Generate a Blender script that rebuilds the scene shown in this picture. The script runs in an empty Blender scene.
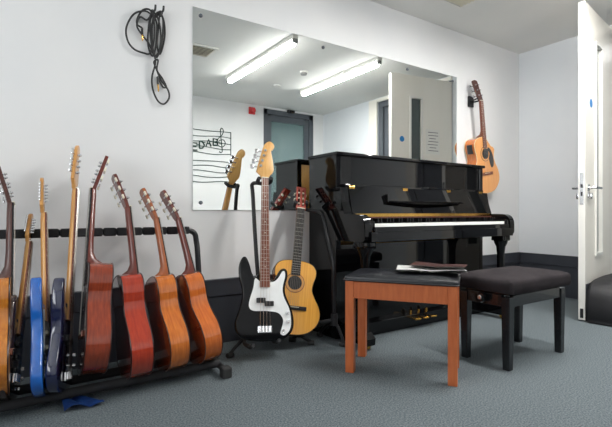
import bpy, bmesh, math, random
from mathutils import Vector, Matrix
random.seed(7)
PI = math.pi
scene = bpy.context.scene
COL = scene.collection

# ------------------------------------------------------------------ materials
def S(r, g, b):
    f = lambda c: (c/255/12.92) if c/255 <= .04045 else ((c/255+.055)/1.055)**2.4
    return (f(r), f(g), f(b), 1)

def mat(name, col, rough=.5, metal=0, col2=None, scale=20, stretch=None, bump=0, bscale=200, coat=0, emit=None, alpha=1, spec=.5, detail=4, trans=0):
    m = bpy.data.materials.new(name); m.use_nodes = True
    nt = m.node_tree; b = nt.nodes['Principled BSDF']
    b.inputs['Base Color'].default_value = col
    b.inputs['Roughness'].default_value = rough
    b.inputs['Metallic'].default_value = metal
    b.inputs['Specular IOR Level'].default_value = spec
    b.inputs['Coat Weight'].default_value = coat
    b.inputs['Coat Roughness'].default_value = .04
    b.inputs['Alpha'].default_value = alpha
    b.inputs['Transmission Weight'].default_value = trans
    tc = nt.nodes.new('ShaderNodeTexCoord')
    mp = nt.nodes.new('ShaderNodeMapping'); nt.links.new(tc.outputs['Object'], mp.inputs['Vector'])
    if stretch: mp.inputs['Scale'].default_value = stretch
    n = nt.nodes.new('ShaderNodeTexNoise'); n.inputs['Scale'].default_value = scale; n.inputs['Detail'].default_value = detail
    nt.links.new(mp.outputs[0], n.inputs['Vector'])
    if col2 is None: col2 = tuple(c*.93 for c in col[:3])+(1,)
    rmp = nt.nodes.new('ShaderNodeValToRGB')
    rmp.color_ramp.elements[0].position = .3; rmp.color_ramp.elements[1].position = .7
    rmp.color_ramp.elements[0].color = col; rmp.color_ramp.elements[1].color = col2
    nt.links.new(n.outputs['Fac'], rmp.inputs['Fac']); nt.links.new(rmp.outputs['Color'], b.inputs['Base Color'])
    if bump:
        n2 = nt.nodes.new('ShaderNodeTexNoise'); n2.inputs['Scale'].default_value = bscale; n2.inputs['Detail'].default_value = 6
        nt.links.new(tc.outputs['Object'], n2.inputs['Vector'])
        bp = nt.nodes.new('ShaderNodeBump'); bp.inputs['Strength'].default_value = bump; bp.inputs['Distance'].default_value = .01
        nt.links.new(n2.outputs['Fac'], bp.inputs['Height']); nt.links.new(bp.outputs['Normal'], b.inputs['Normal'])
    if emit:
        b.inputs['Emission Color'].default_value = emit[0]; b.inputs['Emission Strength'].default_value = emit[1]
    return m

def wood(name, c1, c2, rough=.3, coat=.3, grain=(14, 14, 1.2), scale=6):
    return mat(name, c1, rough, col2=c2, scale=scale, stretch=grain, coat=coat, detail=8)

M = {}
M['wall'] = mat('wall_paint', S(226,226,226), .7, col2=S(222,223,224), scale=3, bump=.03, bscale=300)
M['wall_r'] = mat('wall_paint_right', S(224,227,230), .7, col2=S(220,224,228), scale=3, bump=.03, bscale=300)
M['ceil'] = mat('ceiling_paint', S(232,231,227), .8, col2=S(228,228,225), scale=3)
M['skirt'] = mat('dark_baseboard', S(58,61,68), .45, col2=S(54,57,64), scale=5)
M['carpet'] = mat('carpet', S(138,147,151), .95, col2=S(74,84,89), scale=150, bump=.8, bscale=500, spec=.1, detail=10)
M['white_paint'] = mat('white_gloss_paint', S(232,230,225), .3, col2=S(228,226,220), scale=5)
M['door_face'] = mat('door_cream', S(238,234,226), .3, col2=S(232,227,217), scale=4, stretch=(1,1,.2))
M['greyframe'] = mat('dark_grey_frame', S(84,89,96), .4)
M['mirror'] = mat('mirror_glass', (.86,.89,.88,1), .0, metal=1, col2=(.86,.89,.88,1))
M['glass'] = mat('teal_glass', S(120,150,152), .03, alpha=.45, spec=.8)
M['panelglass'] = mat('grey_glass', S(70,82,80), .05, spec=.7)
M['chrome'] = mat('chrome', (.75,.75,.76,1), .18, metal=1, col2=(.68,.68,.7,1))
M['gold'] = mat('brass', S(214,170,88), .22, metal=1, col2=S(200,152,70))
M['black_lac'] = mat('black_lacquer', (.003,.003,.0035,1), .03, spec=.36, col2=(.004,.004,.0045,1))
M['black_pl'] = mat('black_plastic', (.012,.012,.014,1), .4)
M['black_sat'] = mat('black_satin_paint', (.008,.009,.011,1), .25, coat=.3)
M['black_metal'] = mat('black_metal', (.008,.008,.010,1), .42, spec=.4)
M['foam'] = mat('black_foam', (.015,.015,.017,1), .8, bump=.3)
M['rubber'] = mat('black_rubber', (.02,.02,.02,1), .6)
M['ivory'] = mat('white_key', S(240,240,236), .2, coat=.4)
M['leather'] = mat('black_leatherette', (.008,.009,.012,1), .32, bump=.1, bscale=350, col2=(.011,.012,.016,1))
M['velvet'] = mat('charcoal_velvet', S(52,48,50), .95, col2=S(38,35,37), scale=9, spec=.1, bump=.2, bscale=300)
M['benchwood'] = wood('orange_beech', S(200,110,62), S(180,92,48), .35, .3, (12,12,1.5), 5)
M['maple'] = wood('maple', S(214,160,92), S(196,138,72), .3, .4)
M['maple_pale'] = wood('pale_maple', S(222,176,110), S(206,154,88), .3, .4)
M['rosewood'] = wood('rosewood', S(128,70,48), S(98,50,34), .45, .1, (20,20,1), 8)
M['ebony'] = mat('ebony', S(28,26,28), .45, spec=.3)
M['spruce'] = wood('golden_spruce', S(232,170,72), S(216,150,54), .28, .5, (40,1,1), 3)
M['cedar'] = wood('amber_top', S(226,162,98), S(214,144,78), .3, .5, (40,1,1), 3)
M['or1'] = wood('amber_orange_gloss', S(196,104,38), S(170,82,26), .16, .8, (4,30,4), 4)
M['or1b'] = wood('amber_back', S(140,58,20), S(112,42,14), .16, .8)
M['or2'] = wood('tan_orange_gloss', S(198,112,40), S(168,84,26), .16, .8, (4,30,4), 4)
M['red'] = wood('red_mahogany_gloss', S(172,54,24), S(146,40,18), .14, .8, (4,30,4), 4)
M['redb'] = wood('red_mahogany_back', S(120,36,22), S(100,28,18), .14, .8)
M['brn'] = wood('red_brown_gloss', S(146,58,28), S(112,40,20), .14, .8, (4,30,4), 4)
M['brnb'] = wood('red_brown_back', S(80,30,20), S(62,22,16), .14, .8)
M['yell'] = wood('yellow_amber_gloss', S(196,122,36), S(166,94,26), .18, .8)
M['neck_red'] = wood('red_neck', S(110,44,30), S(88,32,22), .3, .5)
M['neck_or'] = wood('orange_neck', S(168,92,44), S(142,72,32), .3, .5)
M['dkneck'] = wood('dark_neck', S(82,40,30), S(64,30,22), .35, .4)
M['headred'] = wood('red_head_veneer', S(170,62,42), S(140,46,32), .3, .5)
M['bind'] = mat('dark_binding', S(38,18,14), .3)
M['bindc'] = mat('cream_binding', S(226,206,160), .35)
M['blue'] = mat('blue_metallic_paint', S(24,100,188), .2, col2=S(18,84,166), coat=1)
M['navy'] = mat('navy_gloss_paint', S(26,32,66), .15, col2=S(22,27,56), coat=1)
M['dkbrown'] = mat('black_brown_gloss', S(66,44,36), .18, col2=S(54,36,30), coat=.8)
M['blk'] = mat('black_gloss_paint', (.004,.004,.005,1), .09, spec=.3)
M['pgwhite'] = mat('white_pickguard', S(232,234,234), .25, coat=.4)
M['pgblack'] = mat('black_pickguard', (.015,.014,.014,1), .2, coat=.5)
M['cream'] = mat('cream_plastic', S(232,226,206), .35)
M['steel'] = mat('string_steel', (.6,.58,.54,1), .3, metal=1)
M['nylon'] = mat('nylon_string', S(150,142,128), .4)
M['cloth'] = mat('blue_cloth', S(26,80,160), .8, col2=S(18,58,124), scale=20, bump=.2)
M['paper'] = mat('white_paper', S(236,236,234), .6)
M['cover'] = mat('maroon_cover', S(96,58,52), .5, col2=S(70,44,42), scale=15)
M['red_pl'] = mat('red_plastic', S(200,34,40), .3, coat=.4)
M['blue_st'] = mat('blue_sticker', S(22,122,190), .4)
M['ink'] = mat('grey_ink', S(120,120,122), .7)
M['decal'] = mat('dark_green_vinyl', S(36,66,60), .5)
M['felt'] = mat('red_felt', S(130,20,26), .9)
M['grey_pl'] = mat('grey_plastic', S(150,150,148), .5)
M['tube'] = mat('lamp_diffuser', S(250,250,250), .4, emit=((1,.985,.96,1), 34))
M['bagblk'] = mat('black_padded_nylon', (.006,.006,.008,1), .6, bump=.15, bscale=250)
M['corr'] = mat('corridor_paint', S(168,178,178), .7)

# ------------------------------------------------------------------ mesh builder
def catmull(P, closed=True, n=8):
    out = []; N = len(P)
    rng = range(N) if closed else range(N-1)
    for i in rng:
        g = (lambda k: P[k % N]) if closed else (lambda k: P[max(0, min(N-1, k))])
        p0, p1, p2, p3 = g(i-1), g(i), g(i+1), g(i+2)
        for j in range(n):
            t = j/n
            out.append(tuple(.5*((2*b)+(c-a)*t+(2*a-5*b+4*c-d)*t*t+(-a+3*b-3*c+d)*t**3) for a, b, c, d in zip(p0, p1, p2, p3)))
    if not closed: out.append(tuple(P[-1]))
    return out

class MB:
    def __init__(s): s.bm = bmesh.new()
    def box(s, c, d, R=None, bev=0, mi=0, taper=None):
        vs = []
        for z in (-1, 1):
            for x, y in ((-1,-1),(1,-1),(1,1),(-1,1)):
                k = taper if (taper and z < 0) else 1
                v = Vector((x*d[0]/2*k, y*d[1]/2*k, z*d[2]/2))
                if R is not None: v = R @ v
                vs.append(s.bm.verts.new(v+Vector(c)))
        fs = [(3,2,1,0),(4,5,6,7),(0,1,5,4),(1,2,6,5),(2,3,7,6),(3,0,4,7)]
        F = [s.bm.faces.new([vs[i] for i in f]) for f in fs]
        for f in F: f.material_index = mi
        if bev:
            es = list({e for f in F for e in f.edges})
            r = bmesh.ops.bevel(s.bm, geom=es, offset=bev, segments=2, affect='EDGES', profile=.5)
            for f in r['faces']: f.material_index = mi
        return s
    def tube(s, pts, r, n=8, closed=False, mi=0, cap=True):
        pts = [Vector(p) for p in pts]; N = len(pts); rings = []
        rr = r if isinstance(r, (list, tuple)) else [r]*N
        def tang(i):
            if closed: return (pts[(i+1) % N]-pts[i-1]).normalized()
            return (pts[min(i+1, N-1)]-pts[max(i-1, 0)]).normalized()
        t0 = tang(0); u = t0.orthogonal().normalized()
        for i in range(N):
            t = tang(i); u = (u-t*u.dot(t))
            u = u.normalized() if u.length > 1e-6 else t.orthogonal().normalized()
            w = t.cross(u)
            rings.append([s.bm.verts.new(pts[i]+rr[i]*(math.cos(2*PI*k/n)*u+math.sin(2*PI*k/n)*w)) for k in range(n)])
        for i in range(N if closed else N-1):
            a, b = rings[i], rings[(i+1) % N]
            for k in range(n):
                f = s.bm.faces.new((a[k], a[(k+1) % n], b[(k+1) % n], b[k])); f.material_index = mi
        if cap and not closed:
            s.bm.faces.new(rings[0][::-1]).material_index = mi; s.bm.faces.new(rings[-1]).material_index = mi
        return s
    def cyl(s, a, b, r, r2=None, n=16, mi=0): return s.tube([a, b], [r, r if r2 is None else r2], n, mi=mi)
    def loft(s, secs, mi=0, caps=True):
        rings = [[s.bm.verts.new(Vector(p)) for p in sec] for sec in secs]
        n = len(rings[0])
        for a, b in zip(rings, rings[1:]):
            for k in range(n): s.bm.faces.new((a[k], a[(k+1) % n], b[(k+1) % n], b[k])).material_index = mi
        if caps:
            s.bm.faces.new(rings[0][::-1]).material_index = mi; s.bm.faces.new(rings[-1]).material_index = mi
        return s
    def lathe(s, prof, c=(0,0,0), axis=(0,0,1), n=20, mi=0):
        ax = Vector(axis).normalized(); u = ax.orthogonal().normalized(); w = ax.cross(u); c = Vector(c)
        return s.loft([[c+ax*h+max(r,1e-5)*(math.cos(2*PI*k/n)*u+math.sin(2*PI*k/n)*w) for k in range(n)] for r, h in prof], mi)
    def slab(s, ol, y0, y1, r=0, T=None, mi=0, mi_side=None, steps=3):
        """outline of (x,z) points, extruded along y; r rounds the edges"""
        N = len(ol)
        area = sum(ol[i][0]*ol[(i+1) % N][1]-ol[(i+1) % N][0]*ol[i][1] for i in range(N))
        if area < 0: ol = ol[::-1]
        nor = []
        for i in range(N):
            a, b = ol[i-1], ol[(i+1) % N]; t = Vector((b[0]-a[0], b[1]-a[1]))
            t = t.normalized() if t.length > 1e-9 else Vector((1, 0))
            nor.append((-t.y, t.x))     # inward for CCW
        lev = []
        if r:
            for k in range(steps+1): a = PI/2*k/steps; lev.append((r*(1-math.sin(a)), y0+r*(1-math.cos(a))))
            for k in range(steps+1): a = PI/2*(1-k/steps); lev.append((r*(1-math.sin(a)), y1-r*(1-math.cos(a))))
        else: lev = [(0, y0), (0, y1)]
        rings = []
        for off, y in lev:
            ring = []
            for (x, z), (nx, nz) in zip(ol, nor):
                v = Vector((x+nx*off, y, z+nz*off))
                if T is not None: v = T @ v
                ring.append(s.bm.verts.new(v))
            rings.append(ring)
        for a, b in zip(rings, rings[1:]):
            for k in range(N): s.bm.faces.new((a[k], a[(k+1) % N], b[(k+1) % N], b[k])).material_index = mi if mi_side is None else mi_side
        s.bm.faces.new(rings[0][::-1]).material_index = mi; s.bm.faces.new(rings[-1]).material_index = mi
        return s
    def grid(s, f, nu, nv, mi=0):
        V = [[s.bm.verts.new(Vector(f(i/nu, j/nv))) for j in range(nv+1)] for i in range(nu+1)]
        for i in range(nu):
            for j in range(nv): s.bm.faces.new((V[i][j], V[i+1][j], V[i+1][j+1], V[i][j+1])).material_index = mi
        return s
    def build(s, name, mats, parent=None, smooth=True, loc=None):
        bmesh.ops.recalc_face_normals(s.bm, faces=s.bm.faces)
        me = bpy.data.meshes.new(name); s.bm.to_mesh(me); s.bm.free()
        for m in (mats if isinstance(mats, (list, tuple)) else [mats]): me.materials.append(m)
        if smooth:
            me.shade_smooth(); me.set_sharp_from_angle(angle=math.radians(38))
        o = bpy.data.objects.new(name, me); COL.objects.link(o)
        if parent: o.parent = parent
        if loc: o.location = loc
        return o

def tag(o, label=None, cat=None, group=None, kind=None):
    if label: o['label'] = label
    if cat: o['category'] = cat
    if group: o['group'] = group
    if kind: o['kind'] = kind
    return o
def empty(name, loc=(0,0,0), rz=0):
    o = bpy.data.objects.new(name, None); COL.objects.link(o); o.location = loc; o.rotation_euler = (0,0,rz)
    o.empty_display_size = .1
    return o
def dup(o, parent=None, loc=None):
    c = o.copy(); COL.objects.link(c)
    if parent: c.parent = parent
    if loc is not None: c.location = loc
    for ch in list(o.children): dup(ch, c)
    return c
def rotz(a): return Matrix.Rotation(a, 3, 'Z')
def rotx(a): return Matrix.Rotation(a, 3, 'X')
def roty(a): return Matrix.Rotation(a, 3, 'Y')

# ------------------------------------------------------------------ camera
CH = .8176; TH = .979; FPX = 439.2
cam = bpy.data.cameras.new('camera'); co = bpy.data.objects.new('camera', cam); COL.objects.link(co)
co.location = (0, 0, CH)
fwd = Vector((math.cos(TH), math.sin(TH), 0))
co.rotation_euler = fwd.to_track_quat('-Z', 'Y').to_euler()
cam.sensor_width = 36; cam.lens = FPX/612*36; cam.shift_y = -(.7)/612
cam.clip_start = .05
scene.camera = co
def ray(px, py):
    u = (px-306)/FPX; v = (212.8-py)/FPX
    return Vector((math.cos(TH)+u*math.sin(TH), math.sin(TH)-u*math.cos(TH), v))
def on_y(px, py, y):
    r = ray(px, py); r = r*(y/r.y); return Vector((r.x, r.y, r.z+CH))

# ------------------------------------------------------------------ room shell
XL, XR, YF, YB, H = -1.8, 4.473, -.93, 2.606, 2.5
T = .12
def struct(o): o['kind'] = 'structure'; return o
struct(MB().box(((XL+XR)/2, (YF+YB)/2, -.05), (XR-XL+2*T, YB-YF+2*T, .1)).build('floor', M['carpet'], smooth=False))
struct(MB().box(((XL+XR)/2, (YF+YB)/2, H+.05), (XR-XL+2*T, YB-YF+2*T, .1)).build('ceiling', M['ceil'], smooth=False))
struct(MB().box(((XL+XR)/2, YB+T/2, H/2), (XR-XL+2*T, T, H)).build('wall_back', M['wall'], smooth=False))
def wall_with_hole(name, axis, pos, lo, hi, h0, h1, z0, z1, m):
    b = MB()
    def bx(a0, a1, c0, c1):
        if a1-a0 < 1e-4 or c1-c0 < 1e-4: return
        c = (a0+a1)/2
        if axis == 'x': b.box((pos, c, (c0+c1)/2), (T, a1-a0, c1-c0))
        else: b.box((c, pos, (c0+c1)/2), (a1-a0, T, c1-c0))
    bx(lo, h0, 0, H); bx(h1, hi, 0, H); bx(h0, h1, z1, H); bx(h0, h1, 0, z0)
    return struct(b.build(name, m, smooth=False))
wall_with_hole('wall_right', 'x', XR+T/2, YF, YB, .43, 1.74, 0, 2.44, M['wall_r'])
wall_with_hole('wall_front', 'y', YF-T/2, XL-T, XR+T, 3.31, 4.27, 0, 2.47, M['wall'])
wall_with_hole('wall_left', 'x', XL-T/2, YF, YB, -.5, 1.9, .85, 2.25, M['wall'])
# tall two-step baseboards with a ledge
def skirt(name, p0, p1, nrm):
    p0, p1, n = Vector(p0), Vector(p1), Vector(nrm); d = p1-p0; L = d.length; c = (p0+p1)/2
    b = MB(); ax = abs(d.normalized().x) > .5
    def bx(th, z0, z1):
        cc = c+n*th/2; b.box((cc.x, cc.y, (z0+z1)/2), (L if ax else th, th if ax else L, z1-z0))
    bx(.022, 0, .295); bx(.03, .298, .40); bx(.034, .392, .402)
    return struct(b.build(name, M['skirt'], smooth=False))
skirt('baseboard_back', (XL, YB, 0), (XR, YB, 0), (0,-1,0))
skirt('baseboard_right', (XR, 1.80, 0), (XR, YB, 0), (-1,0,0))
skirt('baseboard_front', (XL, YF, 0), (3.31, YF, 0), (0,1,0))
skirt('baseboard_left', (XL, YF, 0), (XL, YB, 0), (1,0,0))
# unseen window in the left wall, added for fill light
w = empty('added_window_1', (XL-T/2, .7, .85)); struct(w)
b = MB()
for y in (-1.17, 0, 1.17): b.box((0, y, .70), (.07, .06, 1.4))
for z in (.03, 1.37): b.box((0, 0, z), (.07, 2.4, .06))
b.build('window_frame', M['white_paint'], w, smooth=False)
MB().box((0, 0, .70), (.008, 2.34, 1.34)).build('pane', mat('clear_glass', (.9,.95,.95,1), .02, alpha=.12), w, smooth=False)
# glazed door in the wall behind the camera
d = empty('door_2', (3.79, YF-T/2, 0)); struct(d)
b = MB()
for x in (-.44, .44): b.box((x, 0, 1.235), (.08, .10, 2.47))
b.box((0, 0, 2.43), (.96, .10, .08))
b.build('door_frame', M['greyframe'], d, smooth=False)
b = MB()
for x in (-.36, .36): b.box((x, 0, 1.2), (.08, .05, 2.36))
for z in (.1, 2.34): b.box((0, 0, z), (.64, .05, .10 if z > 1 else .2))
b.build('door_leaf', M['greyframe'], d, smooth=False)
MB().box((0, 0, 1.245), (.64, .012, 2.09)).build('pane', M['glass'], d, smooth=False)
b = MB(); b.tube([(-.33,.03,1.0),(-.33,.075,1.0),(-.22,.075,1.0)], .009); b.build('door_handle', M['chrome'], d)
# corridor seen through the glazed door and the side doorway
b = MB(); b.box((4.2, -2.3, 1.3), (4.4, .1, 2.6)); b.box((2.05, -1.7, 1.3), (.1, 1.3, 2.6)); b.box((6.4,.1,1.3),(.1,4.9,2.6)); b.box((5.45,2.5,1.3),(1.8,.1,2.6))
struct(b.build('wall_corridor', M['corr'], smooth=False))
struct(MB().box((4.2, -1.66, -.05), (4.4, 1.2, .1)).box((5.5, .7, -.05), (1.8, 3.6, .1)).build('trim_corridor_floor', M['carpet'], smooth=False))
struct(MB().box((4.2, -1.66, 2.65), (4.4, 1.2, .1)).box((5.5, .7, 2.65), (1.8, 3.6, .1)).build('trim_corridor_ceiling', M['ceil'], smooth=False))
# side doorway lining and the grey frame inside it
struct(MB().box((XR-.012, .345, 1.24), (.024, .17, 2.48)).box((XR-.012, 1.09, 2.46), (.024, 1.31, .045)).build('trim_1', M['door_face'], smooth=False))
b = MB()
b.box((XR+.06, .475, 1.22), (.09, .09, 2.44)); b.box((XR+.06, 1.70, 1.22), (.09, .08, 2.44)); b.box((XR+.06, 1.09, 2.40), (.09, 1.14, .08))
struct(b.build('trim_2', M['greyframe'], smooth=False))
# dark grey door leaf closed in that doorway's far half
d3 = empty('door_3', (XR+.07, .52, 0)); struct(d3)
MB().box((0, .29, 1.18), (.045, .58, 2.35)).build('door_leaf', M['greyframe'], d3, smooth=False)
b = MB(); b.tube([(-.022,.5,1.0),(-.07,.5,1.0),(-.07,.4,1.0)], .009); b.build('door_handle', M['chrome'], d3)

# white door standing open into the room
hx, hy = 4.462, 1.725; fx, fy = 3.578, 1.590
LD = math.hypot(hx-fx, hy-fy); ang = math.atan2(fy-hy, fx-hx)
dr = empty('door_1', (hx, hy, 0), ang); struct(dr)
tag(dr, 'white door with narrow vision panel standing open at right of the room', None)
TD = .046
def leaf_s(px):    # distance from the hinge of the camera-side face at an image column
    r = ray(px, 200); dxx, dyy = math.cos(ang), math.sin(ang)
    ox, oy = hx-math.sin(ang)*TD/2, hy+math.cos(ang)*TD/2
    det = r.x*(-dyy)-r.y*(-dxx); t = (ox*(-dyy)-oy*(-dxx))/det
    return ((r.x*t-ox)*dxx+(r.y*t-oy)*dyy)
s1, s0 = leaf_s(595.5), leaf_s(601.5)
s1 = min(s1, LD-.15)
VB, VT = .49, 2.16
b = MB()
b.box((s0/2, 0, 1.21), (s0, TD, 2.40)); b.box(((s1+LD)/2, 0, 1.21), (LD-s1, TD, 2.40))
b.box(((s0+s1)/2, 0, (VT+2.41)/2), (s1-s0, TD, 2.41-VT)); b.box(((s0+s1)/2, 0, (VB+.01)/2), (s1-s0, TD, VB-.01))
b.build('door_leaf', M['door_face'], dr, smooth=False)
MB().box((LD+.001, 0, 1.21), (.004, TD, 2.40)).build('door_edge', M['white_paint'], dr, smooth=False)
b = MB(); fw_ = .022
for sx in (s0, s1): b.box((sx, 0, (VB+VT)/2), (fw_, TD+.02, VT-VB+fw_))
for z in (VB, VT): b.box(((s0+s1)/2, 0, z), (s1-s0, TD+.02, fw_))
b.build('vision_frame', M['white_paint'], dr, smooth=False)
MB().box(((s0+s1)/2, 0, (VB+VT)/2), (s1-s0, .008, VT-VB)).build('pane', M['panelglass'], dr, smooth=False)
MB().box((LD/2+.0, TD/2+.0015, .145), (LD-.01, .003, .27)).build('kick_plate', M['skirt'], dr, smooth=False)
for sg in (1, -1):
    y0 = sg*TD/2; lx = LD-.06
    b = MB(); b.lathe([(.026,0),(.026,.008),(.011,.01)], (lx, y0, 1.008), (0, sg, 0), 18)
    b.tube(catmull([(lx, y0, 1.008), (lx, y0+sg*.045, 1.008), (lx-.015, y0+sg*.055, 1.008), (lx-.14, y0+sg*.055, 1.008)], False, 4), .0095)
    tag(b.build('door_handle', M['chrome'], dr), 'chrome lever handle')
    b = MB(); b.lathe([(.024,0),(.024,.008),(.01,.009)], (lx, y0, .955), (0, sg, 0), 18); b.box((lx, y0+sg*.02, .945), (.012,.022,.045), bev=.003)
    b.build('thumb_turn', M['chrome'], dr)
    b = MB(); b.lathe([(.033,0),(.033,.0015)], (LD-.145, y0, 1.665), (0, sg, 0), 24); b.build('sticker', M['blue_st'], dr)
b = MB(); b.box((LD+.004, 0, 1.0), (.003, .026, .24), bev=.001)
b.build('lock_plate', M['chrome'], dr, smooth=False)
b = MB(); b.box((LD+.007, 0, 1.02), (.008, .014, .025)); b.box((LD+.006, 0, .96), (.005, .012, .03)); b.build('latch', M['black_pl'], dr, smooth=False)
b = MB(); b.box((LD+.004, 0, .06), (.004, .022, .07), bev=.003); b.build('flush_bolt', M['black_pl'], dr, smooth=False)
# printed notice on the mirror-facing side: small rows of grey print
nt = MB().box((.30, -TD/2-.001, 1.66), (.21, .002, .297)).build('notice', M['white_paint'], dr, smooth=False)
b = MB()
for i in range(7): b.box((.30+random.uniform(-.01,.01), -TD/2-.0025, 1.77-i*.036), (.15-.05*(i % 3 == 2), .001, .008))
b.build('printed_lines', M['ink'], nt, smooth=False)
for z in (.25, 1.2, 2.15):
    MB().cyl((0.0, TD/2+.008, z-.05), (0.0, TD/2+.008, z+.05), .008, n=10).build('hinge', M['chrome'], dr)

# ------------------------------------------------------------------ ceiling and wall fittings
for x, lab in ((2.233, 'long white ceiling tube light nearer the left end of the mirror'), (3.314, 'long white ceiling tube light nearer the open door')):
    t = empty('ceiling_light', (x, .93, H)); tag(t, lab, 'light', 'ceiling tube lights')
    MB().box((0, 0, -.018), (.062, 1.54, .040), bev=.005).build('housing', M['white_paint'], t, smooth=False)
    ol = [(.022*math.cos(a), -.058-.022*math.sin(a)) for a in [2*PI*k/16 for k in range(16)]]
    MB().slab(ol, -.745, .745).build('diffuser', M['tube'], t)
    for y in (-.757, .757): MB().box((0, y, -.05), (.056, .024, .05), bev=.006).build('end_cap', M['grey_pl'], t, smooth=False)
    L = bpy.data.lights.new('tube_lamp', 'AREA'); L.shape = 'RECTANGLE'; L.size = .04; L.size_y = 1.46; L.energy = 36; L.color = (1, .985, .955)
    lo = bpy.data.objects.new('tube_lamp', L); COL.objects.link(lo); lo.location = (x, .93, H-.085)
def vent(c, lab):
    t = empty('air_vent', c); tag(t, lab, 'vent', None)
    b = MB()
    for sx in (-1, 1): b.box((sx*.145, 0, -.006), (.03, .32, .012)); b.box((0, sx*.145, -.006), (.26, .03, .012))
    b.build('vent_frame', M['white_paint'], t, smooth=False)
    MB().box((0, 0, -.0015), (.26, .26, .002)).build('backing', M['greyframe'], t, smooth=False)
    for k in range(7): MB().box((0, -.105+k*.035, -.008), (.26, .026, .003), rotx(-.6)).build('slat', M['cream'], t, smooth=False)
vent((2.90, 2.13, H), 'square slatted ceiling vent directly visible above the piano')
vent((1.61, .81, H), 'square slatted ceiling vent seen in the left end of the mirror')
t = empty('smoke_detector', (2.898, .837, H)); tag(t, 'small round white smoke detector on the ceiling between the tube lights', 'smoke detector')
MB().lathe([(.05,0),(.05,-.018)]).build('base', M['white_paint'], t); MB().lathe([(.042,-.018),(.036,-.04),(.001,-.043)]).build('cover', M['grey_pl'], t)
t = empty('sprinkler_cap', (2.918, .152, H)); tag(t, 'flat pale round cap on the ceiling near the rear wall', 'ceiling cap')
MB().lathe([(.06,0),(.055,-.008),(.001,-.01)]).build('disc', M['white_paint'], t)
t = empty('fire_alarm', (3.10, YF, 2.40)); tag(t, 'red fire alarm sounder high on the rear wall, seen in the mirror', 'fire alarm')
MB().box((0, .012, 0), (.11, .024, .11), bev=.008).build('back_box', M['red_pl'], t, smooth=False)
MB().lathe([(.05,.024),(.05,.05),(.035,.075),(.001,.08)], axis=(0,1,0)).build('sounder', M['red_pl'], t)
t = empty('motion_sensor', (3.80, YF, 2.47)); tag(t, 'small black door sensor above the glazed grey door', 'sensor')
MB().box((0, .03, 0), (.13, .06, .045), bev=.012).build('housing', M['black_pl'], t, smooth=False)
MB().box((0, .061, -.006), (.09, .004, .016)).build('lens', M['black_lac'], t, smooth=False)

# music stave decal on the rear wall (seen in the mirror)
t = empty('stave_decal', (2.1, YF, 1.65)); tag(t, 'dark green music stave decal with letters on the rear wall, seen in the mirror', 'wall decal')
def line(pts, r, parent, name='stave_line'):
    return MB().tube([(p[0], .007, p[1]) for p in pts], r, 6).build(name, M['decal'], parent)
for zt, zb, xe, ph in ((.37, .04, .65, 0), (-.075, -.376, .70, 2)):
    for k in range(5):
        z = zt+(zb-zt)*k/4
        line([(-1.0+i*(xe+1.0)/24, z+.012*math.sin(i*.6+k*1.3+ph)*(1 if k else .4)) for i in range(25)], .0055, t)
line([(.65, .375), (.65, .03)], .0055, t, 'bar_line')
def spiral(cx, cz, s):
    return [(cx+s*q[0], cz+s*q[1]) for q in catmull([(.1,-.05),(-.25,-.05),(-.3,.3),(.25,.45),(.5,.0),(.1,-.45),(-.5,-.2),(-.45,.5),(.1,1.1),(.25,1.6),(.0,1.9),(-.15,1.5),(-.05,.5),(.1,-.9),(-.1,-1.15),(-.3,-1.0)], False, 6)]
line(spiral(.50, .20, .12), .006, t, 'treble_clef')
line([(.66+.09*math.cos(a), -.19+.11*math.sin(a)) for a in [PI*(.4+k/12) for k in range(14)]], .006, t, 'bass_clef')
GL = {'E': [[(1,1),(0,1),(0,0),(1,0)],[(0,.5),(.8,.5)]], 'D': [[(0,0),(0,1),(.6,.95),(1,.5),(.6,.05),(0,0)]], 'A': [[(0,0),(.5,1),(1,0)],[(.2,.4),(.8,.4)]],
      'B': [[(0,0),(0,1),(.8,.9),(.8,.6),(0,.52),(.95,.4),(.9,.08),(0,0)]], 'F': [[(0,0),(0,1),(1,1)],[(0,.5),(.7,.5)]], 'G': [[(1,.85),(.5,1),(0,.5),(.5,0),(1,.2),(1,.5),(.6,.5)]]}
for ch, x, z in (('B', 0.37, .16), ('A', 0.26, .14), ('D', 0.16, .10), ('E', 0.05, .07), ('F', -0.07, .05), ('G', -0.19, .08)):
    b = MB()
    for st in GL[ch]: b.tube([(x+p[0]*.075, .012, z+p[1]*.10) for p in st], .011, 6)
    b.build('letter', M['decal'], t)
    if ch != 'E': MB().tube([(x-.045, .008, z+.05), (x-.01, .008, z+.055)], .006, 6).build('dash', M['decal'], t)

# ------------------------------------------------------------------ mirror
mx0, mz0, mz1 = on_y(192.3, 100, YB).x, .835, 2.073
mx1 = on_y(456, 100, YB).x
mr = empty('wall_mirror', ((mx0+mx1)/2, YB, (mz0+mz1)/2)); tag(mr, 'wide frameless wall mirror behind the upright piano', 'mirror')
MB().box((0, -.004, 0), (mx1-mx0, .008, mz1-mz0)).build('mirror_glass', M['mirror'], mr, smooth=False)
for x in (mx0+.05, mx0+.98, mx0+1.86, mx1-.06):
    for z in (mz0+.045, mz1-.045):
        MB().lathe([(.012,0),(.012,.004),(.006,.008),(.0005,.0085)], (x-(mx0+mx1)/2, -.008, z-(mz0+mz1)/2), (0,-1,0), 14).build('screw_cap', M['greyframe'], mr)

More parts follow.
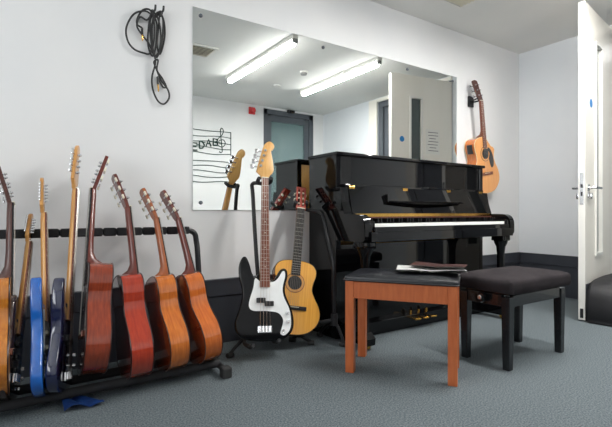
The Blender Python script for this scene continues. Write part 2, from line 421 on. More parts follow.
# ------------------------------------------------------------------ piano
PX0, PX1, PYF, PYB, PZ = 1.72, 3.265, 2.216, 2.52, 1.2085
pn = empty('upright_piano', ((PX0+PX1)/2, PYB, 0)); tag(pn, 'glossy black upright piano below the mirror with its keyboard open', 'piano')
def P(b, name, m, parent=pn, smooth=False):
    for v in b.bm.verts: v.co -= Vector(((PX0+PX1)/2, PYB, 0)) if parent is pn else Vector((0,0,0))
    return b.build(name, m, parent, smooth)
LQ = M['black_lac']
for x in (PX0+.02, PX1-.02):
    b = MB(); b.box((x, (PYF+PYB)/2, .60), (.04, PYB-PYF, 1.18), bev=.003)
    P(b, 'side_panel', LQ)
b = MB(); b.box(((PX0+PX1)/2, (PYF+PYB)/2-.005, PZ-.011), (PX1-PX0+.016, PYB-PYF+.026, .022), bev=.005); P(b, 'lid', LQ)
b = MB(); b.box(((PX0+PX1)/2, PYF+.02, 1.09), (PX1-PX0-.08, .02, .19)); P(b, 'upper_panel', LQ)
b = MB(); b.box(((PX0+PX1)/2, 2.215, .991), (PX1-PX0-.09, .07, .022), bev=.004); P(b, 'fallboard_shelf', LQ)
b = MB(); b.box(((PX0+PX1)/2, PYF+.012, .35), (PX1-PX0-.08, .02, .52)); P(b, 'lower_panel', LQ)
b = MB(); b.box(((PX0+PX1)/2, PYF-.018, .05), (PX1-PX0-.08, .06, .09), bev=.004); P(b, 'plinth', LQ)
for x0, x1 in ((PX0+.04, (PX0+PX1)/2-.2), ((PX0+PX1)/2-.2, (PX0+PX1)/2+.2), ((PX0+PX1)/2+.2, PX1-.04)):
    b = MB(); b.box(((x0+x1)/2, PYB-.03, .6), (.09, .04, 1.15)); P(b, 'back_post', M['maple_pale'])
b = MB(); b.box(((PX0+PX1)/2, PYB-.055, .6), (PX1-PX0-.085, .012, 1.15)); P(b, 'soundboard', M['maple_pale'])
# fallboard: leaning panel between shelf and keys
b = MB(); fl = math.atan2(.042, .175)
b.box(((PX0+PX1)/2, 2.16, .895), (PX1-PX0-.135, .014, .184), rotx(-fl)); fb = P(b, 'fallboard', LQ)
for x in (1.815, 2.30, 2.77, 3.17):
    b = MB(); b.box((x, 2.178, .972), (.045, .014, .022)); b.cyl((x-.024, 2.176, .984), (x+.024, 2.176, .984), .006, n=8); P(b, 'hinge', M['gold'])
for x0, x1 in ((PX0+.001, PX0+.0685), (PX1-.0685, PX1-.001)):
    b = MB(); ol = [(2.215,.79),(2.130,.79),(2.138,.82),(2.160,.89),(2.176,.979),(2.215,.979)]
    b.loft([[(x, p[0], p[1]) for p in ol] for x in (x0, x1)]); P(b, 'side_cheek', LQ)
# music desk: shallow curved ledge on the fallboard
def desk(u, v):
    x = 2.09+u*.80; y = 2.152-.055*v*(.55+.45*math.sin(PI*min(1, u*1.02))); z = .888+.012*(1-v)-.012*math.sin(PI*u)*v
    return (x, y, z)
b = MB(); b.grid(desk, 24, 3)
r = bmesh.ops.solidify(b.bm, geom=b.bm.faces[:], thickness=.012); P(b, 'music_desk', LQ, smooth=True)
b = MB(); b.box((2.095, 2.145, .915), (.012, .03, .055), bev=.003); P(b, 'desk_stop', LQ)
b = MB(); b.box(((PX0+PX1)/2, 2.118, .803), (PX1-PX0-.135, .03, .020)); P(b, 'brass_rail', M['gold'])
b = MB(); b.box(((PX0+PX1)/2, 2.100, .764), (PX1-PX0-.12, .004, .058)); P(b, 'felt_reflect_strip', M['dkneck'])  # brown colour imitates the brass rail's reflection between the black keys
# keybed, key slip, cheeks
b = MB(); b.box(((PX0+PX1)/2, 2.07, .672), (PX1-PX0-.08, .29, .06), bev=.003); P(b, 'keybed', LQ)
b = MB(); b.box(((PX0+PX1)/2, 1.945, .69), (PX1-PX0-.15, .022, .085), bev=.004); P(b, 'key_slip', LQ)
def arm_outline():
    pts = [(2.222, .642), (1.955, .642)]
    pts += [(1.955-.035*math.sin(a)+0, .677-.035*math.cos(a)) for a in [PI/2*k/5 for k in range(1, 6)]]
    pts += [(1.92, .735)]
    pts += [(1.985-.065*math.cos(a), .735+.072*math.sin(a)) for a in [PI/2*k/7 for k in range(1, 8)]]
    pts += [(2.222, .812)]
    return pts
for x0, x1 in ((PX0, PX0+.055), (PX1-.055, PX1)):
    b = MB(); ol = arm_outline()
    b.loft([[(x, p[0]+.02*(p[0] < 2.1), p[1]) for p in ol] for x in (x0, x1)]); P(b, 'key_arm', LQ, smooth=True)
for x in (PX0+.072, PX1-.080):
    b = MB(); b.box((x, 2.01, .74), (.034, .125, .06), bev=.008); P(b, 'cheek_block', LQ)
b = MB(); b.box((PX0+.0563, 1.985, .72), (.003, .07, .10)); P(b, 'cheek_reflection', M['benchwood'])  # orange sheet painted in as a wood reflection on the arm's inner face
kx0, kx1 = PX0+.092, PX1-.105; kw = (kx1-kx0)/52
cx, cy = (PX0+PX1)/2, PYB
wk = MB().box((0, 0, 0), (kw-.0012, .145, .022), bev=.0015).build('white_key', M['ivory'], pn, smooth=False, loc=(kx0+kw/2-cx, 2.03-cy, .741))
for i in range(1, 52):
    c = wk.copy(); COL.objects.link(c); c.parent = pn; c.location = (kx0+kw*(i+.5)-cx, 2.03-cy, .741)
bk = MB().box((0, 0, 0), (.0125, .095, .040), bev=.003).build('black_key', M['black_lac'], pn, smooth=False)
first = True
for i in range(51):
    if (i % 7) in (0, 2, 3, 5, 6):          # the 88-key pattern starting on A
        c = bk if first else bk.copy()
        if not first: COL.objects.link(c); c.parent = pn
        first = False; c.location = (kx0+kw*(i+1)-cx, 2.053-cy, .764)
# legs, toes, casters
for x, lb in ((PX0+.045, 0), (PX1-.10, 1)):
    b = MB()
    b.box((x, 1.992, .622), (.10, .10, .04), bev=.006)
    b.lathe([(.052,.602),(.048,.585),(.034,.555),(.028,.50),(.026,.3),(.024,.16),(.024,.10)], (x, 1.992, 0), n=20); P(b, 'leg', LQ, smooth=True)
    b = MB(); prof = [(2.21,.03),(1.94,.03),(1.935,.07),(1.97,.10),(2.05,.105),(2.21,.135)]
    b.loft([[(xx, p[0], p[1]) for p in prof] for xx in (x-.035, x+.035)]); P(b, 'toe', LQ)
    b = MB(); b.cyl((x-.014, 1.975, .02), (x+.014, 1.975, .02), .02, n=16); P(b, 'caster', M['gold'], smooth=True)
for x in (2.365, 2.447, 2.528):
    b = MB()
    ol = catmull([(-.011,0),(-.013,.06),(-.024,.105),(-.027,.135),(-.015,.16),(0,.165),(.015,.16),(.027,.135),(.024,.105),(.013,.06),(.011,0)], True, 4)
    T4 = Matrix.Translation((x, 2.195, .068)) @ Matrix.Rotation(-.10, 4, 'X') @ Matrix(((1,0,0,0),(0,0,-1,0),(0,1,0,0),(0,0,0,1)))
    b.slab([(p[0], p[1]*.62) for p in ol], -.006, .006, .003, T4); b.cyl((x, 2.187, .065), (x, 2.180, .125), .011, .009, n=12)
    P(b, 'pedal', M['gold'], smooth=True)

# ------------------------------------------------------------------ benches and book
A = Vector((1.437, 1.752, 0)); e1 = Vector((.3, -.421, 0)).normalized(); rzw = math.atan2(e1.y, e1.x); e2 = Vector((-e1.y, e1.x, 0))
WB, DB = .545, .31
wb = empty('wooden_bench', A+e1*(WB/2-.012)+e2*(DB/2-.01), rzw); tag(wb, 'orange wooden piano bench with thin black padded seat, nearest the camera', 'bench')
lw = .044
for sx in (-1, 1):
    for sy in (-1, 1): MB().box((sx*(WB/2-lw/2), sy*(DB/2-lw/2), .235), (lw, lw, .47), bev=.003).build('leg', M['benchwood'], wb, smooth=False)
for sy in (-1, 1): MB().box((0, sy*(DB/2-.014), .425), (WB-2*lw, .022, .085), bev=.002).build('apron', M['benchwood'], wb, smooth=False)
for sx in (-1, 1): MB().box((sx*(WB/2-.014), 0, .425), (.022, DB-2*lw, .085), bev=.002).build('apron', M['benchwood'], wb, smooth=False)
def cushion(w_, d_, z0, z1, dome, rad=.03, n=20):
    """soft pad: rounded-rectangle outline lofted up and domed"""
    def rr(hw, hd, r):
        o = []
        for cxx, cyy, a0 in ((hw-r, hd-r, 0), (-hw+r, hd-r, PI/2), (-hw+r, -hd+r, PI), (hw-r, -hd+r, 3*PI/2)):
            for k in range(6): a = a0+PI/2*k/5; o.append((cxx+r*math.cos(a), cyy+r*math.sin(a)))
        return o
    secs = []
    h = z1-z0
    for k, zz in ((.975, z0), (1, z0+.15*h), (1.005, z0+.5*h), (1, z0+.8*h), (.985, z1), (.94, z1+dome*.25), (.8, z1+dome*.55), (.55, z1+dome*.85), (.25, z1+dome), (.02, z1+dome)):
        o = rr(w_/2, d_/2, rad); secs.append([(x*k, (abs(y)-(1-k)*w_/2*.5 if k > .93 else abs(y)*k)*(1 if y >= 0 else -1), zz) for x, y in o])
    return MB().loft(secs)
cushion(WB+.012, DB+.012, .470, .494, .016, .02).build('cushion', M['leather'], wb)
MB().tube([(x*(WB/2+.006), y*(DB/2+.006), .476) for x, y in ((-1,-1),(1,-1),(1,1),(-1,1))], .004, 8, closed=True).build('piping', M['leather'], wb)

BW, BD = .575, .30
bb = empty('padded_bench', (2.408, 1.436, 0)); tag(bb, 'black adjustable piano bench with thick charcoal velvet seat, at the right end of the piano', 'bench')
for sx in (-1, 1):
    for sy in (-1, 1): MB().box((sx*(BW/2-.024), sy*(BD/2-.024), .19), (.048, .048, .38), bev=.003, taper=.78).build('leg', M['black_sat'], bb, smooth=False)
for sy in (-1, 1): MB().box((0, sy*(BD/2-.018), .357), (BW-.096, .022, .06), bev=.002).build('apron', M['black_sat'], bb, smooth=False)
for sx in (-1, 1): MB().box((sx*(BW/2-.018), 0, .357), (.022, BD-.096, .06), bev=.002).build('apron', M['black_sat'], bb, smooth=False)
MB().box((0, 0, .392), (BW-.06, BD-.05, .016)).build('seat_board', M['black_sat'], bb, smooth=False)
cushion(BW+.035, BD+.06, .40, .462, .034, .025).build('seat', M['velvet'], bb)
for sx in (-1, 1):
    k = MB().lathe([(.012,0),(.012,.02),(.026,.022),(.028,.03),(.026,.042),(.012,.046)], (sx*(BW/2-.01), -.0, .365), (sx,0,0), 20).build('adjuster_knob', M['black_lac'], bb)
    MB().lathe([(.012,.046),(.010,.049),(.001,.05)], (sx*(BW/2-.01), 0, .365), (sx,0,0), 14).build('knob_cap', M['chrome'], k)

# open music book and a loose booklet on the wooden bench
def sheet(cx_, cy_, w_, d_, z0, amp, rz, th, ph=0):
    R = rotz(rz)
    def f(u, v):
        x, y = (u-.5)*w_, (v-.5)*d_
        p = R @ Vector((x, y, 0)); z = z0+amp*(.4+.6*abs(math.sin(PI*(u*1.0+ph))))*abs(1-2*u)**1.2+.004*math.sin(3*v+2*u)
        return (cx_+p.x, cy_+p.y, z)
    b = MB(); b.grid(f, 20, 4); bmesh.ops.solidify(b.bm, geom=b.bm.faces[:], thickness=th); return b
bc = A+e1*.395+e2*.175
mk = empty('music_book', (bc.x, bc.y, .514), rzw+.12); tag(mk, 'open white-paged music book lying on the wooden bench', 'book')
sheet(0, 0, .34, .20, .010, .014, 0, .006).build('pages', M['paper'], mk)
sheet(0, 0, .345, .205, .002, .014, 0, .003).build('cover', M['black_pl'], mk)
mk = empty('booklet', (bc.x+e1.x*.04+e2.x*.03, bc.y+e1.y*.04+e2.y*.03, .543), rzw-.05); tag(mk, 'thin maroon booklet lying on top of the open music book', 'booklet')
sheet(0, 0, .27, .19, .000, .010, 0, .002).build('cover', M['cover'], mk)
sheet(0, .0, .26, .185, -.003, .010, 0, .002).build('pages', M['paper'], mk)

# ------------------------------------------------------------------ guitars
def orient(root, B, Hd, face):
    B, Hd = Vector(B), Vector(Hd); a = (Hd-B).normalized(); f = Vector(face); f = (f-a*f.dot(a)).normalized()
    y = -f; x = y.cross(a)
    m = Matrix((x, y, a)).transposed()
    root.location = B; root.rotation_euler = m.to_euler()
def half_outline(ctrl, n=6):
    pts = catmull(ctrl, False, n)
    return [(max(0, p[1]), p[0]) for p in pts]
AC = [(0,0),(.003,.055),(.022,.115),(.07,.166),(.125,.184),(.185,.174),(.245,.140),(.29,.121),(.335,.124),(.385,.139),(.43,.139),(.465,.112),(.482,.06),(.486,0)]
def outline_ac(k=1.0, cut=False):
    h = half_outline([(a*k, b_*k) for a, b_ in AC])
    L_ = [(x, z) for x, z in h]; Rr = [(-x, z) for x, z in h[1:-1]][::-1]
    ol = L_+Rr
    ol = [(x, z) for x, z in ol]
    if cut:
        o2 = []
        for x, z in ol:
            if x > .03*k and z > .37*k:   # scooped treble-side cutaway
                t = min(1, (z/k-.37)/.10); lim = .139*k*(1-t)+.03*k*t
                zz = z if x < .05*k else z
                o2.append((min(x, max(.032*k, lim*(1.0 if t < .25 else .82)+ .0)), zz))
            else: o2.append((x, z))
        ol = o2
    return ol
def neck_sec(w_, d_, y0, z, fl=.45):
    return [(x*w_/2, y, z) for x, y in ((-1, y0), (-1.0, y0+d_*.25), (-.82, y0+d_*.68), (-.4, y0+d_*.95), (0, y0+d_), (.4, y0+d_*.95), (.82, y0+d_*.68), (1.0, y0+d_*.25), (1, y0))]
def tuner(parent, x, z, side, Tm, m_btn, big=1, face_post=True, yoff=0):
    b = MB()
    if face_post: b.cyl(Tm @ Vector((x, -.018, z)), Tm @ Vector((x, .004, z)), .0035*big, n=8); b.cyl(Tm @ Vector((x, -.011, z)), Tm @ Vector((x, -.007, z)), .006*big, n=10)
    b.cyl(Tm @ Vector((x, .012+yoff, z)), Tm @ Vector((x+side*.028*big, .012+yoff, z)), .003*big, n=8)
    o = b.build('tuner', M['chrome'], parent)
    bb_ = MB(); R = Tm.to_3x3()
    bb_.box(Tm @ Vector((x+side*.034*big, .012+yoff, z)), (.014*big, .007*big, .018*big), R, bev=.003)
    bb_.build('button', m_btn, o)
    return o
def strings(parent, n, z0, z1, w0, w1, y0, y1, m, r0=.00045):
    for i in range(n):
        q = (i/(n-1)-.5)
        MB().tube([(q*w0, y0, z0), (q*w1, y1, z1)], r0*(1.5-i/(n-1)*.7), 5).build('string', m, parent)
def fretboard(parent, w0, w1, z0, z1, y, th, m, nfret, scale_len, dots=True):
    b = MB(); b.loft([[(-w0/2,y-th,z0),(w0/2,y-th,z0),(w0/2,y,z0),(-w0/2,y,z0)], [(-w1/2,y-th,z1),(w1/2,y-th,z1),(w1/2,y,z1),(-w1/2,y,z1)]])
    for f in b.bm.faces: f.material_index = 0
    for k in range(1, nfret+1):
        z = z1-(scale_len-scale_len/2**(k/12))
        if z < z0: break
        t = (z-z0)/(z1-z0); w_ = w0+(w1-w0)*t
        b.box((0, y-th-.0003, z), (w_, .001, .0013), mi=1)
        if dots and k in (3,5,7,9,12,15,17):
            zz = z+scale_len/2**(k/12)*.03
            b.lathe([(.003,0),(.003,.0006)], (0, y-th, zz), (0,-1,0), 8, mi=2)
    return b.build('fingerboard', [m, M['steel'], M['cream']], parent, smooth=False)
def acoustic(name, label, group, B, Hd, face, top, side, back, neckm, headm, fbm, k=1.0, total=1.02, cut=False, classical=False, bind='bind', pick=None, depth=.098, preamp=False):
    root = empty(name); tag(root, label, 'guitar', group)
    ol = outline_ac(k, cut)
    y0, y1 = -depth*k/2, depth*k/2
    Lb = .486*k
    b = MB(); b.slab(ol, y0+.002, y1, .002, mi=1, mi_side=0, steps=1)
    b.build('body', [side, back], root)
    MB().slab(ol, y0-.0015, y0+.002).build('soundboard', top, root)
    step = ol[::2]
    for yy in (y0+.0005, y1-.001): MB().tube([(x, yy, z) for x, z in step], .0026, 6, closed=True).build('binding', M[bind], root)
    hz_ = Lb*.70 if not classical else Lb*.685
    MB().lathe([(.066*k,0),(.066*k,.0012)], (0, y0-.0015, hz_), (0,-1,0), 32).build('rosette', M['rosewood'] if classical else M['bind'], root)
    MB().lathe([(.062*k,.0012),(.062*k,.0016)], (0, y0-.0015, hz_), (0,-1,0), 32).build('rosette_ring', top if not classical else M['maple'], root)
    MB().lathe([(.047*k,.0017),(.047*k,.0022)], (0, y0-.0015, hz_), (0,-1,0), 32).build('sound_hole', M['black_pl'], root)
    zb = Lb*.345
    br = MB(); br.box((0, y0-.006, zb), (.165*k if not classical else .18*k, .009, .026*k), bev=.003); bro = br.build('bridge', M['ebony'] if classical else M['rosewood'], root, smooth=False)
    MB().box((0, y0-.0115, zb+.004), (.075*k, .004, .003)).build('saddle', M['cream'], bro, smooth=False)
    if pick:
        pl = catmull([(.03*k, hz_+.035*k), (.058*k, hz_+.0*k), (.045*k, hz_-.045*k), (.07*k, hz_-.12*k), (.105*k, hz_-.11*k), (.112*k, hz_-.05*k), (.085*k, hz_+.02*k), (.05*k, hz_+.05*k)], True, 5)
        MB().slab(pl, y0-.0042, y0-.0030).build('pickguard', pick, root)
    # neck, heel
    zn = total-.185*k if not classical else total-.19*k        # nut
    wn = .044 if not classical else .052
    fy = y0-.001
    b = MB(); heel = Lb-.004
    b.loft([neck_sec(.048, .085*k, fy, heel), neck_sec(.05, .07*k, fy, heel+.012), neck_sec(.053, .040, fy, heel+.030), neck_sec(.053, .026, fy, heel+.06), neck_sec(.052, .023, fy, heel+.12), neck_sec(wn+.002, .021, fy, zn-.04), neck_sec(wn, .020, fy, zn)])
    b.build('neck', neckm, root)
    sl = (zn-zb)
    fretboard(root, .056, wn, hz_+.05*k, zn, fy, .006, fbm, 19, sl, not classical)
    MB().box((0, fy-.005, zn+.002), (wn, .010, .005)).build('nut', M['cream'], root, smooth=False)
    # headstock
    Tm = Matrix.Translation((0, fy+.002, zn)) @ Matrix.Rotation(-math.radians(15), 4, 'X')
    HL = (total-zn)/math.cos(math.radians(15))
    if classical:
        b = MB(); R = Tm.to_3x3(); W = .066
        for xx, ww in ((-.027, .012), (0, .016), (.027, .012)): b.box(Tm @ Vector((xx, .009, HL*.5)), (ww, .018, HL), R, bev=.001)
        for z0_, z1_ in ((0, HL*.14), (HL*.86, HL)): b.box(Tm @ Vector((0, .009, (z0_+z1_)/2)), (W, .0185, z1_-z0_), R, bev=.001)
        hd = b.build('headstock', headm, root, smooth=False)
        for sx in (-1, 1):
            for j in range(3):
                z = HL*(.26+.24*j)
                b = MB(); b.cyl(Tm @ Vector((sx*.006, .006, z)), Tm @ Vector((sx*.024, .006, z)), .0055, n=10); tn = b.build('roller', M['cream'], root)
                b = MB(); b.cyl(Tm @ Vector((sx*.03, .012, z)), Tm @ Vector((sx*.042, .02, z)), .003, n=8); b.box(Tm @ Vector((sx*.040, .030, z)), (.008, .02, .014), R, bev=.003); b.build('button', M['cream'], tn)
        zs = zn
    else:
        hol = [(-wn/2, 0), (-wn/2-.008, .02), (-.036, HL*.9), (-.030, HL*.97), (0, HL), (.030, HL*.97), (.036, HL*.9), (wn/2+.008, .02), (wn/2, 0)]
        MB().slab(hol, 0, .015, .0015, Tm, steps=1).build('headstock', headm, root)
        MB().slab([(x*.99, z) for x, z in hol], -.0012, 0, 0, Tm).build('head_veneer', headm, root)
        for sx in (-1, 1):
            for j in range(3): tuner(root, sx*.021, HL*(.24+.25*j), sx, Tm, M['cream'] if neckm in (M['neck_red'], M['neck_or']) else M['chrome'], big=1.25, yoff=.010)
    strings(root, 6, zb, zn+.002, .056*k if not classical else .060, wn-.008, y0-.012, fy-.011, M['nylon'] if classical else M['steel'])
    if preamp:
        b = MB(); b.box((-.138*k, .0, Lb*.80), (.012, .055, .085), roty(-.12), bev=.003); b.build('preamp', M['black_pl'], root, smooth=False)
    orient(root, B, Hd, face)
    return root

BASS = [(-.031,.372),(-.05,.352),(-.07,.372),(-.090,.435),(-.108,.468),(-.130,.462),(-.146,.415),(-.143,.345),(-.128,.29),(-.125,.24),(-.142,.17),(-.163,.11),(-.158,.055),(-.12,.018),(-.06,.003),(0,0),(.06,.003),(.12,.016),(.157,.05),(.168,.1),(.160,.16),(.138,.215),(.121,.26),(.121,.305),(.134,.35),(.134,.388),(.116,.405),(.092,.395),(.068,.355),(.05,.335),(.031,.34)]
BPG = [(-.055,.345),(-.066,.29),(-.086,.225),(-.088,.185),(-.062,.165),(.01,.163),(.075,.152),(.104,.115),(.096,.07),(.088,.04),(.112,.03),(.142,.06),(.150,.11),(.14,.175),(.112,.235),(.103,.29),(.118,.355),(.116,.385),(.102,.385),(.078,.348),(.045,.325),(-.02,.325)]
BHEAD = [(x, z*1.13) for x, z in [(-.021,0),(-.028,.015),(-.049,.034),(-.050,.048),(-.012,.175),(.006,.205),(.030,.217),(.052,.207),(.060,.188),(.050,.168),(.040,.158),(.050,.10),(.054,.045),(.034,.02),(.021,0)]]
SHEAD = [(-.021,0),(-.027,.014),(-.040,.028),(-.040,.040),(-.020,.155),(-.006,.178),(.014,.186),(.032,.178),(.037,.162),(.026,.146),(.024,.13),(.036,.07),(.038,.03),(.026,.012),(.021,0)]
def electric(name, label, cat, group, B, Hd, face, paint, neckm, fbm, kx=1.0, kz=1.0, total=1.0, n=6, pg=None, head=SHEAD, hscale=1.0, pickups='single', headm=None, knobs=True):
    root = empty(name); tag(root, label, cat, group)
    ol = catmull([(x*kx, z*kz) for x, z in BASS], True, 5)
    th = .042; y0 = -th/2
    MB().slab(ol, y0, th/2, .009).build('body', paint, root)
    if pg: MB().slab(catmull([(x*kx, z*kz) for x, z in BPG], True, 4), y0-.0025, y0).build('pickguard', pg, root)
    HLn = max(p[1] for p in head)*hscale
    zn = total-HLn; wn = .041
    fy = y0-.006
    zpk = .30*kz
    b = MB(); b.loft([neck_sec(.058, .022, fy, zpk), neck_sec(.057, .024, fy, zpk+.09*kz), neck_sec(.054, .021, fy, zpk+.15*kz), neck_sec(wn, .020, fy, zn-.03), neck_sec(wn, .018, fy, zn)])
    b.build('neck', neckm, root)
    zb = .07*kz if n == 4 else .10*kz
    fretboard(root, .058, wn, zpk-.005, zn, fy, .005, fbm, 21, zn-zb)
    MB().box((0, fy-.004, zn+.002), (wn, .008, .004)).build('nut', M['cream'], root, smooth=False)
    Tm = Matrix.Translation((0, fy+.004, zn))
    hs = [(x*hscale, z*hscale) for x, z in head]
    hl = catmull(hs[1:-1], False, 5); hl = [hs[0]]+hl+[hs[-1]]
    MB().slab(hl, 0, .014, .002, Tm, steps=2).build('headstock', headm or neckm, root)
    for i in range(n):
        t = (i+.5)/n; z = HLn*(.24+.56*t); xl = (-.050+.044*(z/HLn-.2)/.65)*hscale if n == 4 else (-.040+.022*(z/HLn-.2)/.65)*hscale
        tuner(root, xl+.016*hscale, z, -1, Tm, M['chrome'], big=1.5 if n == 4 else 1.0)
    MB().box((0, y0-.006, zb-.006*kz), (.080, .010, .038), bev=.003).build('bridge', M['chrome'], root, smooth=False)
    br = root.children[-1]
    for i in range(n): MB().cyl(((i/(n-1)-.5)*.056, y0-.014, zb-.018), ((i/(n-1)-.5)*.056, y0-.014, zb+.012), .0045, n=8).build('saddle', M['chrome'], root)
    if pickups == 'split':
        for sx, z in ((-.022, .222), (.024, .204)): MB().box((sx*kx, y0-.007, z*kz), (.052, .014, .028), bev=.004).build('pickup', M['black_pl'], root, smooth=False)
    else:
        for z in (.13, .19, .25): MB().box((0, y0-.006, z*kz), (.075, .012, .018), bev=.004).build('pickup', M['cream'] if pg else M['black_pl'], root, smooth=False)
    for x, z in ((.128, .15), (.132, .105)): MB().lathe([(.010,0),(.009,.012),(.001,.013)], (x*kx, y0-.002, z*kz), (0,-1,0), 14).build('knob', M['chrome'], root)
    MB().lathe([(.008,0),(.007,.006),(.002,.004)], (.105*kx, y0-.002, .055*kz), (0,-1,0), 12).build('jack', M['chrome'], root)
    strings(root, n, zb, zn+.002, .056, wn-.010, y0-.016, fy-.009, M['steel'], .0008 if n == 4 else .0005)
    orient(root, B, Hd, face)
    return root

def place(px_b, px_h, Yb=2.12, Yh=2.45):
    Bp = on_y(px_b[0], px_b[1], Yb); Hp = on_y(px_h[0], px_h[1], Yh); return Bp, Hp, (Hp-Bp).length
FX = (math.cos(math.radians(6)), -math.sin(math.radians(6)), 0)
GRP = None
def rack_ac(px_b, px_h, label, side, back, top, neckm, k, bind='bind', psi=1, Yb=2.12, Yh=2.45):
    Bp, Hp, L_ = place(px_b, px_h, Yb, Yh)
    f = (math.cos(math.radians(psi)), -math.sin(math.radians(psi)), 0)
    return acoustic('acoustic_guitar', label, 'guitars in the floor rack', Bp, Hp, f, top, side, back, neckm, neckm, M['ebony'], k=k, total=L_, bind=bind)
rack_ac((207,361), (163,191), 'orange acoustic guitar at the right-hand end of the floor rack', M['or1'], M['or1b'], M['cedar'], M['neck_red'], .93)
rack_ac((174,369), (143,189), 'amber-orange acoustic guitar second from the right end of the floor rack', M['or2'], M['or1b'], M['cedar'], M['neck_or'], .94)
rack_ac((137,377), (115,175), 'bright red-brown acoustic guitar beside the two orange ones in the rack', M['red'], M['redb'], M['cedar'], M['neck_red'], .98)
rack_ac((92,374), (105,157), 'dark red-brown acoustic guitar between the bright red one and the navy guitar', M['brn'], M['brnb'], M['brnb'], M['neck_red'], 1.0, psi=182)
rack_ac((-5,398), (0,167), 'yellow-amber acoustic guitar cut off by the left edge, at the rack end', M['yell'], M['yell'], M['cedar'], M['dkneck'], .97, psi=2)
Bp, Hp, L_ = place((59,393), (73,143))
electric('electric_bass', 'navy blue electric bass with long maple neck standing in the floor rack', 'bass guitar', 'guitars in the floor rack', Bp, Hp, (math.cos(.30), -math.sin(.30), 0), M['navy'], M['maple'], M['rosewood'], total=L_, n=4, head=BHEAD, pickups='split', kx=.95)
Bp, Hp, L_ = place((41,397), (38,177))
electric('electric_guitar', 'bright metallic blue electric guitar in the floor rack', 'guitar', 'guitars in the floor rack', Bp, Hp, (1, -.16, 0), M['blue'], M['maple'], M['rosewood'], total=L_, n=6, kz=1.02, kx=.95, pg=M['pgwhite'])
Bp, Hp, L_ = place((5,401), (27,213))
electric('electric_guitar', 'small black-brown electric guitar with short maple neck near the left edge', 'guitar', 'guitars in the floor rack', Bp, Hp, (1, -.22, 0), M['dkbrown'], M['maple'], M['rosewood'], total=L_, n=6, kz=.86, kx=.86, hscale=.8)

# bass on a stand
Bb = Vector((1.165, 2.15, .105)); Hb = Vector((1.318, 2.43, 1.258))
electric('electric_bass', 'black electric bass with white pickguard on a floor stand beside the piano', 'bass guitar', None, Bb, Hb, (-.34, -1, 0), M['blk'], M['maple'], M['rosewood'], total=(Hb-Bb).length, n=4, head=BHEAD, pickups='split', pg=M['pgwhite'], headm=M['maple_pale'])
# classical guitar on a stand
Bc = on_y(289, 335, 2.25); Hc = on_y(301.5, 187, 2.50)
acoustic('classical_guitar', 'golden nylon-string classical guitar leaning between the black bass and piano', None, Bc, Hc, (-.42, -1, 0), M['spruce'], M['or1'], M['or1b'], M['neck_or'], M['headred'], M['ebony'], k=.93, total=(Hc-Bc).length, classical=True, bind='bind')
bpy.context.view_layer.update()

# acoustic on the wall hanger
Hw = on_y(474.5, 80, 2.535); Bw = on_y(483, 193, 2.549)
wg = acoustic('acoustic_guitar', 'natural cutaway acoustic guitar hanging on the wall right of the mirror', None, Bw, Hw, (0, -1, 0), M['cedar'], M['or2'], M['or2'], M['rosewood'], M['dkneck'], M['rosewood'], k=1.09, total=(Hw-Bw).length, cut=True, pick=M['pgblack'], preamp=True, bind='bindc')
a_ = (Hw-Bw).normalized(); Pn = Bw+a_*((Hw-Bw).length-.19)
hg = empty('guitar_hanger', (Pn.x, YB, Pn.z)); tag(hg, 'black wall hanger gripping the headstock of the wall-hung guitar', 'hanger')
MB().box((0, -.01, 0), (.07, .02, .10), bev=.004).build('wall_plate', M['black_pl'], hg, smooth=False)
dy = Pn.y-YB
MB().tube([(0, -.015, 0), (0, dy+.05, .0)], .009, 8).build('stem', M['black_metal'], hg)
for sx in (-1, 1):
    MB().tube(catmull([(0, dy+.05, 0), (sx*.03, dy+.04, 0), (sx*.034, dy+.0, .0), (sx*.034, dy-.045, .008)], False, 5), .0075, 8).build('fork_arm', M['foam'], hg)

# ------------------------------------------------------------------ guitar stands
def stand(label, base, top, feet, cradle, yoke_dir, bend):
    s = empty('guitar_stand', (base[0], base[1], 0)); tag(s, label, 'guitar stand', 'tripod guitar stands')
    o = Vector((base[0], base[1], 0)); L2 = lambda p: Vector(p)-o
    hub = L2((base[0], base[1], .16))
    pts = catmull([L2(p) for p in bend], False, 6)
    MB().tube(pts, .0125, 10).build('pole', M['black_metal'], s)
    MB().cyl(hub-Vector((0,0,.035)), hub+Vector((0,0,.035)), .022, n=14).build('hub', M['black_pl'], s)
    for f in feet:
        lg = MB().tube(catmull([hub, L2((f[0]*.6+base[0]*.4, f[1]*.6+base[1]*.4, .085)), L2((f[0], f[1], .016))], False, 5), .010, 10).build('leg', M['black_metal'], s)
        d_ = (L2((f[0], f[1], .016))-hub); d_.z = 0; d_.normalize(); e = L2((f[0], f[1], .016))
        MB().cyl(e-d_*.03, e+d_*.008, .0145, n=12).build('rubber_foot', M['rubber'], lg)
    for c in cradle:
        MB().tube(catmull([hub+Vector((0,0,.0)), L2(c[0]), L2(c[1]), L2(c[2])], False, 5), .011, 10).build('cradle_arm', M['foam'], s)
    tp = L2(top); yd = Vector(yoke_dir).normalized(); sd = yd.cross(Vector((0,0,1))).normalized()
    MB().tube(catmull([tp+yd*.07+sd*.036+Vector((0,0,.012)), tp+yd*.03+sd*.038, tp, tp+yd*.03-sd*.038, tp+yd*.07-sd*.036+Vector((0,0,.012))], False, 6), .012, 10).build('yoke', M['foam'], s)
    return s
ab = (Hb-Bb).normalized()
nb = Bb+ab*((Hb-Bb).length-.262)
fb_ = Vector((-.34,-1,0)); fb_ = (fb_-ab*fb_.dot(ab)).normalized()
yk = nb-fb_*.035
